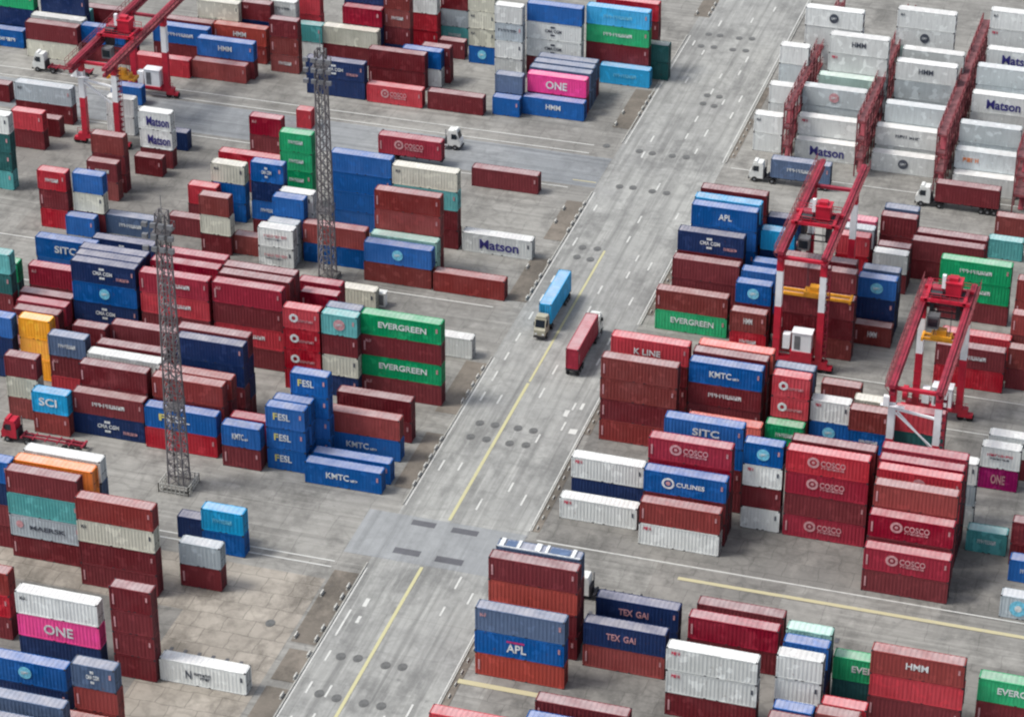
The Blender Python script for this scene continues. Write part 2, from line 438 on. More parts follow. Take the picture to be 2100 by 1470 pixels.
def door(L):
    b = MB(); H = TH-.02; w = (W-.34)/2
    b.box((L-.1,0,.22), (L-.03,w,H-.18), 0)
    for z in (.75, 1.35, 1.95): b.box((L-.03,.06,z), (L-.015,w-.06,z+.3), 0)
    for y in (w*.3, w*.72):
        b.cyl((L+.0,y,.16), (L+.0,y,H-.14), .022, 6, 1); b.box((L-.01,y-.03,1.1), (L+.03,y+.16,1.16), 1)
    return b.mesh('door')
def unit(L):                       # cooling machinery at the end of a refrigerated box
    b = MB(); H = TH-.02
    b.box((L-.1,.2,.24), (L-.02,W-.2,H-.2), 0)
    b.box((L-.02,.3,.4), (L+.01,W-.3,1.2), 1); b.cyl((L-.02,W/2,2.1), (L+.02,W/2,2.1), .42, 16, 1)
    return b.mesh('cooling_unit')
LB = {'long': 9.8, 'short': 4.8}
MESH = {}
for k, L in LB.items():
    for r in (False, True):
        MESH[k, r] = (body(L, r), roof(L, r), unit(L) if r else door(L))
        for me in MESH[k, r]: me.materials.append(None); me.materials.append(M['dark'])

FONTC = {}
def text_mesh(s, w=None, h=1.0, shear=0.0):
    """letters as a thin solid mesh: height h, bold; stretched to width w when given; origin bottom left, facing -y"""
    key = (s, w, h)
    if key in FONTC: return FONTC[key]
    cu = bpy.data.curves.new('lettering', 'FONT'); cu.body = s; cu.size = 1.0; cu.extrude = .012; cu.offset = .02
    cu.resolution_u = 3
    ob = bpy.data.objects.new('tmp', cu)
    me = bpy.data.meshes.new_from_object(ob)
    bpy.data.objects.remove(ob)
    xs = [v.co.x for v in me.vertices]; ys = [v.co.y for v in me.vertices]
    a, c, d, e = min(xs), max(xs), min(ys), max(ys)
    sy = h/(e-d); sx = (w/(c-a)) if w else sy
    for v in me.vertices:
        x, y, z = v.co; v.co = ((x-a)*sx, -z, (y-d)*sy)
    me.materials.clear(); me.materials.append(None); me.update()
    FONTC[key] = me; return me
def glyph_mesh(n, w, h, seed):
    """worn lettering too small to read in the photograph: a row of uneven strokes"""
    key = ('g', n, w, h, seed)
    if key in FONTC: return FONTC[key]
    r = random.Random(seed); b = MB(); p = w/n
    for i in range(n):
        x = i*p; k = r.random()
        b.box((x,-.014,0), (x+p*.22,.012,h))
        if k < .7: b.box((x+p*.22,-.014,h*r.choice((0,.4,.78))), (x+p*.8,.012,h*r.choice((.8,.9,1))*.98 if r.random()<.3 else h*.2+h*r.choice((0,.4,.78))))
        if k > .3: b.box((x+p*.58,-.0145,h*r.choice((0,.4))), (x+p*.8,.0125,h))
    me = b.mesh('lettering'); me.materials.append(None); FONTC[key] = me; return me
def disc_mesh(r, ring=0):
    key = ('d', r, ring)
    if key in FONTC: return FONTC[key]
    b = MB(); n = 24
    if ring:
        for i in range(n):
            a0, a1 = 2*math.pi*i/n, 2*math.pi*(i+1)/n
            P = lambda a, q, y: (math.cos(a)*q, y, math.sin(a)*q)
            b.poly([P(a0,r,-.012),P(a0,ring,-.012),P(a1,ring,-.012),P(a1,r,-.012)])
            b.poly([P(a0,r,-.012),P(a1,r,-.012),P(a1,r,.012),P(a0,r,.012)])
    else: b.cyl((0,-.012,0), (0,.012,0), r, n)
    me = b.mesh('emblem'); me.materials.append(None); FONTC[key] = me; return me
def bars_mesh(rects):
    key = ('b', tuple(rects))
    if key in FONTC: return FONTC[key]
    b = MB()
    for x0, z0, x1, z1 in rects: b.box((x0,-.012,z0), (x1,.012,z1))
    me = b.mesh('marking_panel'); me.materials.append(None); FONTC[key] = me; return me
def place(me, parent, x, z, mat, name='lettering', sx=1):
    o = link(name, me, parent, (x, -.02 + .0, z))
    o.material_slots[0].link = 'OBJECT'; o.material_slots[0].material = mat
    return o
def letter(root, code, L, col):
    Wt = M['letter_white']; lg = L > 7
    pw = lambda mat, s, x, z, w, h: place(text_mesh(s, round(w,2), h), root, x, z, mat)
    if code in ('Matson',): pw(M['letter_navy'], 'Matson', L*.25, .75, L*.56 if lg else L*.7, 1.5)
    elif code == 'EVERGREEN': pw(Wt, 'EVERGREEN', L*.22, 1.3, L*.6, .85)
    elif code == 'ONE': pw(Wt if col == 'pink' else M['letter_pink'], 'ONE', L*.32, .85, L*.36, 1.3)
    elif code == 'COSCO':
        place(disc_mesh(.72, .42), root, L*.33, 1.75, M['letter_pink'], 'emblem'); place(disc_mesh(.2), root, L*.33, 1.75, M['letter_pink'], 'emblem')
        pw(M['letter_pink'] if col != 'red' or lg else Wt, 'COSCO', L*.42, 1.38, L*.30, .78); place(glyph_mesh(8, L*.28, .24, 3), root, L*.43, 1.05, M['letter_pink'])
    elif code == 'CUL':
        place(disc_mesh(.75, .5), root, L*.3, 1.6, Wt, 'emblem'); place(disc_mesh(.28), root, L*.3, 1.6, M['letter_pink'], 'emblem'); pw(Wt, 'CULINES', L*.40, 1.3, L*.34, .6)
    elif code == 'KMTC': pw(Wt, 'KMTC', L*.28, 1.15, L*.3, .85); place(glyph_mesh(4, L*.09, .3, 4), root, L*.60, 1.15, Wt)
    elif code == 'SITC': pw(Wt, 'SITC', L*.36, 1.1, L*.34, 1.0)
    elif code == 'SIT': pw(Wt, 'SITC', L*.32, .95, L*.36, 1.1)
    elif code == 'SCI': pw(Wt, 'SCI', L*.2, 1.1, L*.5, 1.15)
    elif code == 'APL': pw(Wt, 'APL', L*.36, .8, L*.22, 1.1); place(bars_mesh([(0,0,L*.2,.22)]), root, L*.36, 2.05, M['letter_mag'], 'emblem')
    elif code == 'HPL': pw(Wt, 'APL', L*.42, 1.2, L*.2, .9)
    elif code == 'HMM': pw(Wt if col not in ('white',) else M['letter_dark'], 'HMM', L*.38, 1.3, L*.24, .85)
    elif code == 'KLINE': pw(Wt, 'K LINE', L*.3, .9, L*.34, .85)
    elif code == 'NED': pw(M['letter_dark'], 'N', L*.3, .9, L*.07, 1.1); place(glyph_mesh(8, L*.2, .36, 9), root, L*.4, 1.5, M['letter_dark']); place(glyph_mesh(4, L*.12, .36, 11), root, L*.47, 1.0, M['letter_dark'])
    elif code == 'MAERSK': pw(M['letter_dark'], 'MAERSK', L*.28, 1.2, L*.5, .62); place(disc_mesh(.5), root, L*.14, 1.75, M['letter_pink'], 'emblem')
    elif code == 'HAMBURG': place(glyph_mesh(8, L*.66, .42, 21), root, L*.17, 1.55, M['letter_pink']); place(glyph_mesh(6, L*.5, .18, 22), root, L*.2, 1.15, M['letter_dark'])
    elif code == 'CMA':
        mt = Wt if col not in ('white',) else M['letter_dark']
        pw(mt, 'CMA CGM', L*.34, 1.35, L*.30, .55); place(bars_mesh([(L*.1,0,L*.18,.32)]), root, L*.34, 2.1, mt, 'emblem')
        place(bars_mesh([(L*.1,0,L*.18,.28)]), root, L*.34, .8, mt, 'emblem')
        if col == 'navy': place(glyph_mesh(7, L*.2, .42, 5), root, L*.70, .85, M['letter_pink'])
    elif code == 'TEX': pw(M['letter_pink'], 'TEX', L*.28, 1.15, L*.17, .85); pw(M['letter_pink'], 'GAI', L*.49, 1.15, L*.15, .85)
    elif code == 'ZIM': pw(M['letter_yellow'], 'F', L*.2, 1.25, L*.11, .95); pw(Wt, 'ESL', L*.33, 1.25, L*.3, .95)
    elif code in ('logo', 'MSC'):
        dk = col in ('white', 'silver'); place(disc_mesh(.78), root, L*.5, 1.6, M['letter_dark'] if dk else M['letter_sky'] if col == 'blue' else M['letter_pink'], 'emblem')
        place(glyph_mesh(3, .9, .4, 6), root, L*.5-.45, 1.4, Wt, 'lettering').location.y = -.045
    elif code == 'star': place(disc_mesh(1.05), root, L*.45, 1.5, M['letter_sky'], 'emblem'); place(disc_mesh(.42), root, L*.45, 1.5, Wt, 'emblem').location.y = -.045
    elif code == 'China':
        place(disc_mesh(.6, .28), root, L*.3, 1.6, Wt, 'emblem'); place(glyph_mesh(9, L*.42, .34, 7), root, L*.42, 1.15, M['letter_pink'])
    elif code == 'red': place(glyph_mesh(4, .95 if lg else .7, .42, 8), root, .6, 2.15, M['letter_red'])
    elif code == 'orange': place(glyph_mesh(4, L*.26, .7, 8), root, L*.13, 1.2, M['letter_orange'])
    elif code == 'DRY': place(glyph_mesh(3, L*.19, .5, 12), root, L*.32, 1.5, M['letter_dark']); place(glyph_mesh(3, L*.18, .45, 13), root, L*.54, 1.45, M['letter_dark'])
    elif code == 'dark': place(glyph_mesh(6, L*.7, .45, 14), root, L*.12, 1.6, M['letter_dark'])
    elif code == 'text': place(glyph_mesh(7, L*.66, .34, 15), root, L*.16, 1.75, M['letter_red']); place(glyph_mesh(6, L*.5, .22, 16), root, L*.24, 1.3, M['letter_dark'])
    elif code == 'white': place(glyph_mesh(5, L*.3, .6, 17), root, L*.6, 1.1, Wt)
    elif code == 'dot': place(glyph_mesh(3, .7, .5, 18), root, .55 if lg else .45, 1.95, M['letter_pink'] if col not in ('white','cream','silver') else M['letter_dark'])
    elif code == 'bar':
        mt = M['letter_sky'] if col == 'sky' else Wt
        place(glyph_mesh(9, L*.46, .55, 19), root, L*.28, 1.35, mt)
MARK = {'bar':'lettered','dot':'small-lettered','logo':'badged','MSC':'badged','star':'star-badged','red':'red-lettered','white':'lettered','dark':'dark-lettered',
        'orange':'orange-lettered','Matson':'navy-lettered','text':'red-lettered','DRY':'dark-lettered','HAMBURG':'pink-lettered','NED':'dark-lettered','MAERSK':'dark-lettered',
        'ZIM':'yellow-lettered','COSCO':'ring-badged','CUL':'ring-badged','China':'ring-badged','TEX':'pale-lettered'}
ORD = 'first second third fourth fifth sixth seventh eighth ninth tenth eleventh twelfth thirteenth fourteenth fifteenth sixteenth seventeenth eighteenth'.split()
YARD = dict(FL='farthest gantry yard', ML='yard beyond second pylon', LL='yard behind first pylon', NL='yard before first pylon',
            RR='refrigerated yard', UR='yard behind refrigerated stacks', RM='middle crane yard', NR='nearest right yard')
YARD['UR'] = 'yard before refrigerated stacks'
def put_container(kind, reefer, x, y, z, L, col, code, rz=0, name=None):
    me = MESH[kind, reefer]
    o = link(name or ('refrigerated_container' if reefer else kind+'_container'), me[0], None, (x, y, z))
    o.rotation_euler.z = rz; o.scale.x = L/LB[kind]
    def setm(ob, m):
        ob.material_slots[0].link = 'OBJECT'; ob.material_slots[0].material = m
    setm(o, PAINT[col])
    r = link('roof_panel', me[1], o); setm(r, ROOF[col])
    if reefer:
        d = link('cooling_unit', me[2], o); setm(d, PAINT['silver'])
    else:
        w = (W-.34)/2
        for k in (0, 1):
            d = link('door', me[2], o, (0, .165 + k*(w+.01), 0)); setm(d, PAINT[col])
    if code: letter(o, code, LB[kind], col)
    if not reefer and col in ('maroon','brown','brick','rust','crimson') and random.random() < .62:
        place(bars_mesh([(.32,.75,.52,2.1)]), o, 0, 0, M['letter_pink'], 'marking_panel')
    if not reefer and random.random() < .5:
        place(bars_mesh([(LB[kind]-.62,1.7,LB[kind]-.4,2.3)]), o, 0, 0, M['letter_pink'] if col not in ('white','cream') else M['letter_dark'], 'marking_panel')
    return o

DATA = """FL -207.50 383.12 10.20 1 blue:white
FL -206.07 385.26 10.09 111 navy,navy,green
FL -195.56 380.85 9.00 11 cream,maroon
FL -195.81 383.64 9.09 01 maroon,white
FL -195.68 387.28 8.41 01 maroon,teal
FL -194.76 385.46 7.73 011 maroon,navy,navy
FL -188.88 389.24 7.53 01 maroon,maroon
FL -186.50 382.19 9.34 11 maroon,blue
FL -175.74 386.08 9.49 11 maroon,blue:bar
FL -175.53 388.69 9.00 01 maroon,maroon
FL -166.47 388.93 9.00 11 brick,rust:HMM
FL -176.48 380.42 9.24 1 red
FL -167.11 381.08 9.15 1 brick
FL -166.89 383.03 9.56 11 maroon,blue:HMM
FL -169.77 390.75 7.05 011 maroon,cream,cream
FL -162.66 391.98 4.95 011 maroon,navy,maroon:dot
FL -158.61 393.97 4.40 001 maroon,white,white:dark
FL -155.38 396.63 4.40 011 maroon,red,red
FL -154.15 392.97 4.70 11 white,teal
FL -156.01 386.99 4.75 111 brown:bar,brown,maroon
FL -146.60 395.11 6.62 011 maroon,navy,crimson
FL -146.91 396.94 6.82 0011 maroon,crimson,navy,navy
FL -139.92 396.07 4.31 1111 navy,maroon,brown:bar,brown
FL -142.09 399.71 4.50 0 navy
FL -138.43 404.42 4.81 11 red:HMM,red
FL -137.78 402.60 4.57 111 red,red,white
FL -149.39 393.29 9.24 11 maroon,cream
FL -147.71 380.99 9.63 11 navy,navy:CMA
FL -139.56 387.06 9.36 11 maroon,maroon
FL -134.58 388.89 6.49 11 white,blue
FL -131.94 390.71 4.76 11 maroon,maroon
FL -137.66 380.75 9.05 1 red:COSCO
FL -127.78 380.96 9.00 1 maroon
FL -132.07 400.01 4.35 1 maroon
FL -133.46 405.45 4.57 111 teal:bar,silver,maroon
FL -126.84 399.34 4.40 1111 blue:logo,cream:dot,cream:dot,cream
FL -121.49 396.15 4.53 1111 white,white,silver:dark,white
FL -117.69 383.85 4.40 11 navy,slate
FL -117.58 382.02 4.35 1 blue
FL -116.88 398.32 9.00 1111 maroon,white:CMA,white:CMA,blue
FL -107.60 399.97 10.20 1111 maroon,maroon,green:bar,sky:bar
FL -106.99 403.62 10.20 0011 maroon,maroon,maroon,red
FL -104.22 401.79 9.71 11 dgreen,dgreen
FL -104.79 398.15 8.10 1 sky:bar
FL -113.17 383.55 9.83 1 blue:HMM
FL -112.97 385.53 9.44 11 maroon,pink:ONE
FL -113.40 388.01 9.87 11 slate,slate
FL -113.35 390.18 9.71 11 slate,slate
FL -113.22 392.14 9.55 11 maroon,slate
ML -187.32 359.47 9.41 11 maroon,silver:dot
ML -199.65 363.89 9.02 1 maroon
ML -183.52 350.15 5.10 11 maroon,red
ML -182.14 336.72 5.07 1111 teal,dgreen,dgreen,white
ML -183.16 354.82 5.18 1 maroon
ML -166.05 340.68 5.12 111 maroon,maroon,brown
ML -165.72 337.90 4.73 11 brown,maroon:bar
ML -168.52 327.68 4.40 111 red,maroon,red:bar
ML -163.43 328.28 4.61 111 maroon,cream,blue
ML -164.06 326.45 4.40 1 blue
ML -162.51 349.99 5.10 111 maroon,white:Matson,white:Matson
ML -162.07 356.15 4.40 1 navy
ML -162.31 346.95 4.40 1 maroon
ML -171.79 358.71 4.43 11 white,white
ML -175.66 368.87 5.10 1 blue
ML -148.62 358.83 5.10 11 maroon,crimson:dot
ML -148.45 346.33 10.20 11 maroon,red
ML -145.81 337.07 5.10 111 blue,blue,cream:dot
ML -148.75 335.09 4.40 11 maroon,red
ML -143.65 327.19 4.50 111 maroon,cream,brown
ML -139.09 328.05 4.44 1 brown
ML -150.08 330.81 5.07 1 maroon
ML -138.20 333.35 4.87 1111 maroon,blue:bar,navy,blue:CMA
ML -134.55 326.05 5.18 11 white:HAMBURG,white:HAMBURG
ML -133.80 327.87 4.47 11 silver,silver
ML -133.60 329.70 4.64 111 maroon,blue,blue
ML -133.27 331.61 4.94 011 maroon,white,white
ML -137.74 343.51 4.86 0111 green,green:bar,green:bar,green:bar
ML -144.91 368.80 2.39 1 red
ML -128.46 339.52 9.00 1111 blue,blue,blue,blue
ML -118.77 338.24 9.57 1111 maroon,maroon,teal,cream:dot
ML -118.76 330.38 9.52 1111 maroon,brick,brick,brick
ML -118.95 326.10 9.78 11 brown,blue:MSC
ML -118.83 328.55 9.65 11 palegreen,palegreen
ML -128.90 328.82 9.24 11 blue,brick
ML -108.80 325.93 10.20 1 brick
ML -108.54 338.24 10.20 1 white:Matson
ML -113.36 357.91 10.20 1 maroon
LL -162.78 314.21 9.00 11 blue,blue:SIT
LL -155.25 316.32 9.23 01 navy,navy:CMA
LL -158.75 328.55 7.45 1 slate:bar
LL -150.31 299.37 9.17 0111 maroon,navy:CMA,blue:logo,navy:CMA
LL -150.53 301.20 9.29 0001 maroon,navy,navy,navy
LL -150.71 303.02 9.59 0001 maroon,navy,navy,navy
LL -160.26 306.46 9.76 11 maroon,crimson:dot
LL -168.37 298.14 9.81 0111 teal,maroon,dgreen,teal
LL -171.94 306.19 10.20 11 dgreen,green
LL -158.22 299.42 7.63 01 maroon,maroon
LL -157.59 297.13 7.09 11 maroon,crimson
LL -157.05 294.87 6.55 11 maroon,maroon
LL -152.85 288.23 4.40 111 yellow,yellow,yellow
LL -147.33 285.27 5.20 111 red,maroon:dot,slate:bar
LL -150.36 278.83 4.40 111 brown,cream,maroon
LL -157.97 287.51 4.43 111 navy,navy,blue
LL -145.34 288.45 4.53 001 maroon,maroon,maroon
LL -140.74 290.16 9.00 011 maroon,maroon,maroon
LL -140.52 285.06 9.51 001 maroon,maroon,maroon
LL -140.68 282.59 9.96 001 maroon,maroon,white
LL -140.51 279.76 9.16 011 maroon,maroon,maroon
LL -140.84 277.75 9.66 11 navy:CMA,maroon:bar
LL -140.40 299.06 9.64 0111 maroon,maroon,red:bar,crimson:bar
LL -140.32 302.58 9.60 0001 maroon,maroon,maroon,crimson
LL -140.30 305.18 9.60 0001 maroon,maroon,maroon,crimson
LL -130.28 299.37 9.62 1111 maroon,red:bar,maroon,crimson:dot
LL -130.42 301.90 9.91 0001 maroon,maroon,maroon,maroon
LL -130.65 303.96 10.12 0011 maroon,maroon,maroon,maroon
LL -120.46 305.35 5.22 001 maroon,crimson,crimson
LL -121.73 308.03 6.02 001 maroon,crimson,crimson
LL -119.15 295.81 4.92 1111 red,red:China,red:China,red:China
LL -113.91 295.75 4.80 1111 navy,cream,maroon,teal:logo
LL -113.95 297.58 4.74 0001 navy,maroon,maroon,slate
LL -109.05 297.16 10.76 1111 maroon:dot,green:EVERGREEN,maroon:dot,green:EVERGREEN
LL -119.50 318.12 5.03 1 cream
LL -107.68 309.57 9.50 1 white
LL -130.50 279.51 9.44 011 maroon,maroon,brick
LL -130.80 277.20 9.60 11 red,blue:ZIM
LL -130.40 281.43 9.72 011 maroon,maroon,brick
LL -129.25 284.69 9.00 1111 maroon,maroon,navy,navy
LL -130.06 287.04 9.62 1111 maroon,navy,navy,maroon
LL -119.97 275.95 5.10 11 maroon,blue:KMTC
LL -119.65 278.01 5.03 11 maroon,crimson
LL -112.44 280.70 4.88 1111 blue,blue,blue,blue:ZIM
LL -114.46 277.05 5.10 111 blue:ZIM,blue:ZIM,blue:ZIM
LL -114.25 278.87 4.99 111 blue,blue,blue
LL -109.03 287.56 9.84 11 maroon,maroon
LL -108.92 282.96 9.82 11 blue:KMTC,brick
LL -108.87 275.29 9.94 1 blue:KMTC
LL -108.79 277.67 10.15 1 blue
LL -145.77 276.35 4.87 11 brick,sky:SCI
NL -136.34 250.27 9.07 1111 maroon,silver:MAERSK,teal,maroon
NL -136.42 252.64 9.97 0001 navy,maroon,orange,orange
NL -136.18 254.98 9.78 0011 maroon,silver,slate,white
NL -146.68 251.58 10.20 1111 maroon,maroon,navy,blue
NL -126.21 247.30 9.55 1111 maroon,maroon,cream:dot,brick
NL -115.02 250.44 5.09 11 maroon,silver
NL -115.23 257.72 5.26 11 blue,sky:bar
NL -119.23 259.55 8.40 1 navy
NL -138.27 234.75 9.28 111 maroon,red,brick
NL -126.89 232.21 9.87 111 navy,pink:ONE,white:dot
NL -115.29 232.12 4.91 1111 maroon,maroon,maroon,maroon
NL -127.04 224.05 9.74 11 navy,blue:logo
NL -115.35 221.73 5.03 111 brick,brick,slate:CMA
NL -116.04 219.78 5.10 1 brick
NL -124.78 217.61 10.13 01 maroon,slate
NL -123.70 213.93 9.74 01 maroon,slate
NL -110.19 232.78 10.20 1 white:NED
RR -69.80 381.10 9.22 1 white:Matson
RR -69.79 382.98 9.31 11 white,white:red
RR -70.14 387.20 9.64 111 white,pearl,pearl:logo
RR -68.76 391.84 9.15 111 white,white,mint
RR -67.70 393.66 9.00 11111 white,white,white,white:red,white:HMM
RR -73.23 402.69 9.00 11111 white,white,white,white,white:logo
RR -57.99 380.17 9.49 1 white:logo
RR -58.02 382.95 9.38 11 white,white:DRY
RR -57.17 384.78 9.16 111 white,pearl,pearl
RR -57.34 393.54 9.20 1111 white,pearl,pearl,white:HMM
RR -57.15 398.29 9.37 1111 white,white,white,white
RR -59.51 406.15 9.00 11111 white,white,mint,white:logo,white:dot
RR -45.34 376.75 9.35 1 white
RR -45.45 378.58 9.24 11 white,pearl:orange
RR -45.49 383.14 9.13 11 white,white:Matson
RR -45.44 381.32 9.01 011 white,pearl,pearl
RR -45.35 392.11 9.08 111 white,white,white:Matson
RR -45.37 395.36 9.10 0011 white,white,pearl,pearl
RR -44.81 402.07 9.30 0001 white,white,white,white:Matson
RR -45.77 409.88 9.32 00111 white,white,white,white:red,white:dot
RR -75.30 394.14 4.40 0011 white,white,pearl,white
RR -75.09 386.22 4.90 111 white,white,white
RR -76.28 381.66 4.34 11 white,white:dot
UR -74.51 333.18 9.00 00111 maroon,maroon,blue,blue,blue:HPL
UR -74.62 335.41 9.13 00111 maroon,maroon,maroon,blue,sky
UR -74.47 338.31 9.19 00011 maroon,maroon,maroon,maroon,maroon
UR -75.82 330.99 9.11 0011 maroon,maroon,maroon,navy:CMA
UR -75.90 328.63 9.18 111 maroon,maroon,maroon
UR -77.15 324.86 9.84 11 green:EVERGREEN,brown
UR -65.15 336.60 4.60 001 blue,blue,maroon:HMM
UR -65.15 334.40 4.60 0011 maroon,maroon,navy,sky
UR -65.15 338.43 4.60 0011 maroon,maroon,navy,navy
UR -66.19 324.47 4.80 111 maroon,maroon,blue:logo
UR -66.24 327.99 4.67 111 maroon,blue,blue
UR -65.35 330.77 4.40 111 maroon,maroon,blue
UR -66.26 322.09 4.88 11 red:bar,brown:HMM
UR -60.42 325.60 9.96 0011 brown,brown,maroon,maroon
UR -60.11 323.78 9.89 111 brown,maroon,maroon
UR -60.63 328.23 9.69 0001 brown,maroon,maroon,maroon
UR -51.02 330.69 5.17 111 navy,navy,blue:logo
UR -50.91 333.21 5.04 111 navy,navy,slate
UR -50.88 328.67 5.11 1 brown:HMM
UR -52.16 354.73 5.11 11 maroon,maroon
UR -52.11 357.28 4.88 01 maroon,slate
UR -51.19 343.83 4.75 11 maroon,white
UR -51.06 345.92 4.60 11 maroon,maroon
UR -56.99 347.31 4.64 11 red,red
UR -56.96 349.79 4.75 11 maroon,silver
UR -56.93 352.30 4.60 11 maroon,pinkred
UR -37.33 365.09 9.48 1 brown
UR -46.79 348.73 10.09 11 maroon,maroon
UR -46.54 351.26 9.89 01 maroon,maroon
UR -37.30 357.91 4.90 1 teal
UR -41.34 339.01 9.54 111 maroon,green:bar,green:bar
UR -38.84 321.35 9.00 11 red,maroon:bar
UR -38.72 324.76 9.00 11 maroon,red
UR -30.72 336.01 9.19 011 maroon,brick,brick
UR -30.02 326.58 9.00 011 brown,brown,brick
UR -29.66 322.96 9.00 11 maroon,brown
RM -76.89 295.52 9.81 1111 brick,maroon,brown,brown
RM -77.06 300.95 10.07 1111 maroon,maroon,maroon,red:KLINE
RM -66.03 302.23 9.56 0111 maroon,maroon,brick,salmon
RM -66.26 300.25 9.52 0111 maroon,maroon,maroon,maroon
RM -66.13 297.76 9.24 0111 maroon,maroon,maroon:bar,blue:KMTC
RM -65.31 294.28 9.31 01 maroon,salmon
RM -65.83 284.06 9.70 1111 maroon,maroon,blue,blue:SITC
RM -66.52 279.07 10.12 1111 maroon,maroon,crimson,crimson:COSCO
RM -66.39 276.55 10.04 111 maroon,maroon,blue:CUL
RM -66.24 274.23 9.75 11 white:red,brick
RM -76.63 281.49 9.05 11 navy,white:red
RM -76.83 276.88 9.61 1 white:red
RM -55.43 281.31 4.74 1111 white,maroon,white:red,blue:logo
RM -55.59 297.57 4.68 0111 maroon,brick,red:China,red:China
RM -55.75 299.58 5.01 0011 maroon,maroon,maroon,slate
RM -55.78 295.74 4.78 11 maroon,green:bar
RM -51.16 307.26 5.10 01 maroon,brown
RM -50.69 298.04 4.90 011 maroon,blue:logo,white:red
RM -45.73 297.17 5.01 111 maroon,blue:bar,brown
RM -45.66 299.69 4.58 001 maroon,maroon,cream
RM -40.66 298.72 6.50 011 dgreen,dgreen,red
RM -50.29 281.17 9.86 1111 crimson:COSCO,maroon,crimson:COSCO,red:COSCO
RM -50.25 283.46 10.13 1111 maroon,maroon,maroon,maroon
RM -39.37 280.17 9.89 1111 maroon,maroon,red,red:logo
RM -39.55 282.34 10.02 1111 maroon,maroon,maroon,crimson
RM -39.65 284.84 10.15 1111 maroon,maroon,maroon,crimson
RM -39.13 276.74 9.74 0011 maroon,maroon,brick,brick
RM -39.17 274.91 9.89 011 maroon,maroon,crimson:COSCO
RM -39.11 272.51 10.03 11 maroon,crimson:COSCO
RM -29.45 298.36 4.78 11 magenta:ONE,white:text
RM -29.00 301.30 4.81 11 maroon,white
RM -33.27 289.05 4.54 111 white,silver,white
RM -28.78 284.19 4.79 1 teal:bar
RM -23.48 282.73 4.71 11 maroon,maroon
RM -23.09 279.36 4.91 1 blue:bar
RM -22.99 271.90 4.68 1 silver:star
NR -77.31 249.62 10.26 1111 maroon,maroon,rust,maroon
NR -77.10 251.96 9.80 1111 maroon,maroon,maroon,slate
NR -77.17 244.03 10.25 111 rust,blue:APL,slate:dot
NR -66.15 248.97 9.38 11 brick,navy:TEX
NR -66.10 253.95 9.56 11 navy,navy:TEX
NR -55.26 253.31 10.20 11 maroon,crimson
NR -54.85 256.01 9.93 01 maroon,maroon
NR -55.23 243.02 10.05 111 maroon,white:red,white:red
NR -67.22 233.77 10.26 01 navy,maroon
NR -67.32 230.42 9.91 01 maroon,blue
NR -77.35 228.36 9.62 01 navy,red
NR -43.63 245.17 5.01 011 maroon,white,white
NR -43.51 247.76 4.98 111 maroon,navy,blue
NR -43.62 250.19 5.01 111 maroon,navy,palegreen
NR -42.74 239.88 4.30 01 maroon,blue
NR -42.95 237.83 4.61 01 maroon,maroon
NR -38.33 250.76 9.60 11 dgreen,green:EVERGREEN
NR -34.03 248.94 10.12 111 maroon,red,brick:HMM
NR -37.98 242.04 4.88 01 maroon,red
NR -38.21 240.22 4.67 01 maroon,brown
NR -22.64 251.41 9.66 11 maroon,green:EVERGREEN"""
stacks = []
for ln in DATA.split('\n'):
    b_, x, y, L, fl, t = ln.split()
    stacks.append(dict(b=b_, x=float(x), y=float(y), L=float(L), fl=fl, t=t.split(',')))
rank = {}
for blk in YARD:
    S = [s for s in stacks if s['b'] == blk]
    y0 = min(s['y'] for s in S)
    rows = {}
    for s in S: rows.setdefault(int((s['y']-y0+.6)/2.42), []).append(s)
    for ri, rk in enumerate(sorted(rows)):
        R_ = sorted(rows[rk], key=lambda s: abs(s['x']+s['L']/2+87))
        for i, s in enumerate(R_): s['row'] = ri; s['i'] = i
    nr = len(rows)
TIER = {1: ['on ground'], 2: ['bottom','top'], 3: ['bottom','middle','top'], 4: ['bottom','second','third','top'], 5: ['bottom','second','third','fourth','top']}
filler = MB(); filler_cols = []
for s in stacks:
    reefer = s['b'] == 'RR'; n = len(s['t']); kind = 'long' if s['L'] >= 7 else 'short'
    for k, t in enumerate(s['t']):
        col, _, code = t.partition(':')
        z = .02 + k*TH + (.02 if False else 0)
        if s['fl'][k] == '0':
            if col not in filler_cols: filler_cols.append(col)
            filler.box((s['x'], s['y'], z), (s['x']+s['L'], s['y']+W, z+TH-.02), filler_cols.index(col)); continue
        jx, jy = random.uniform(-.05,.05), random.uniform(-.03,.03)
        o = put_container(kind, reefer, s['x']+jx, s['y']+jy, z, s['L'], col, code, random.uniform(-.0015,.0015))
        mark = (' ' + MARK.get(code, 'lettered')) if code else ''
        size = '' if reefer else kind + ' '
        tier = TIER[n][k] if n == 1 else TIER[n][k] + ' tier'
        lab = f"{size}{WORD.get(col,col)}{mark} container {tier}, {ORD[s['i']]} from road, {ORD[s['row']]} row, {YARD[s['b']]}"
        if len(lab.split()) < 16: lab = lab.replace(' from road', ' stack from road')
        tag(o, lab, 'refrigerated container' if reefer else kind + ' container', None)
        o['group'] = ('refrigerated' if reefer else 'long' if kind == 'long' else 'short') + ' containers stacked in the yards'
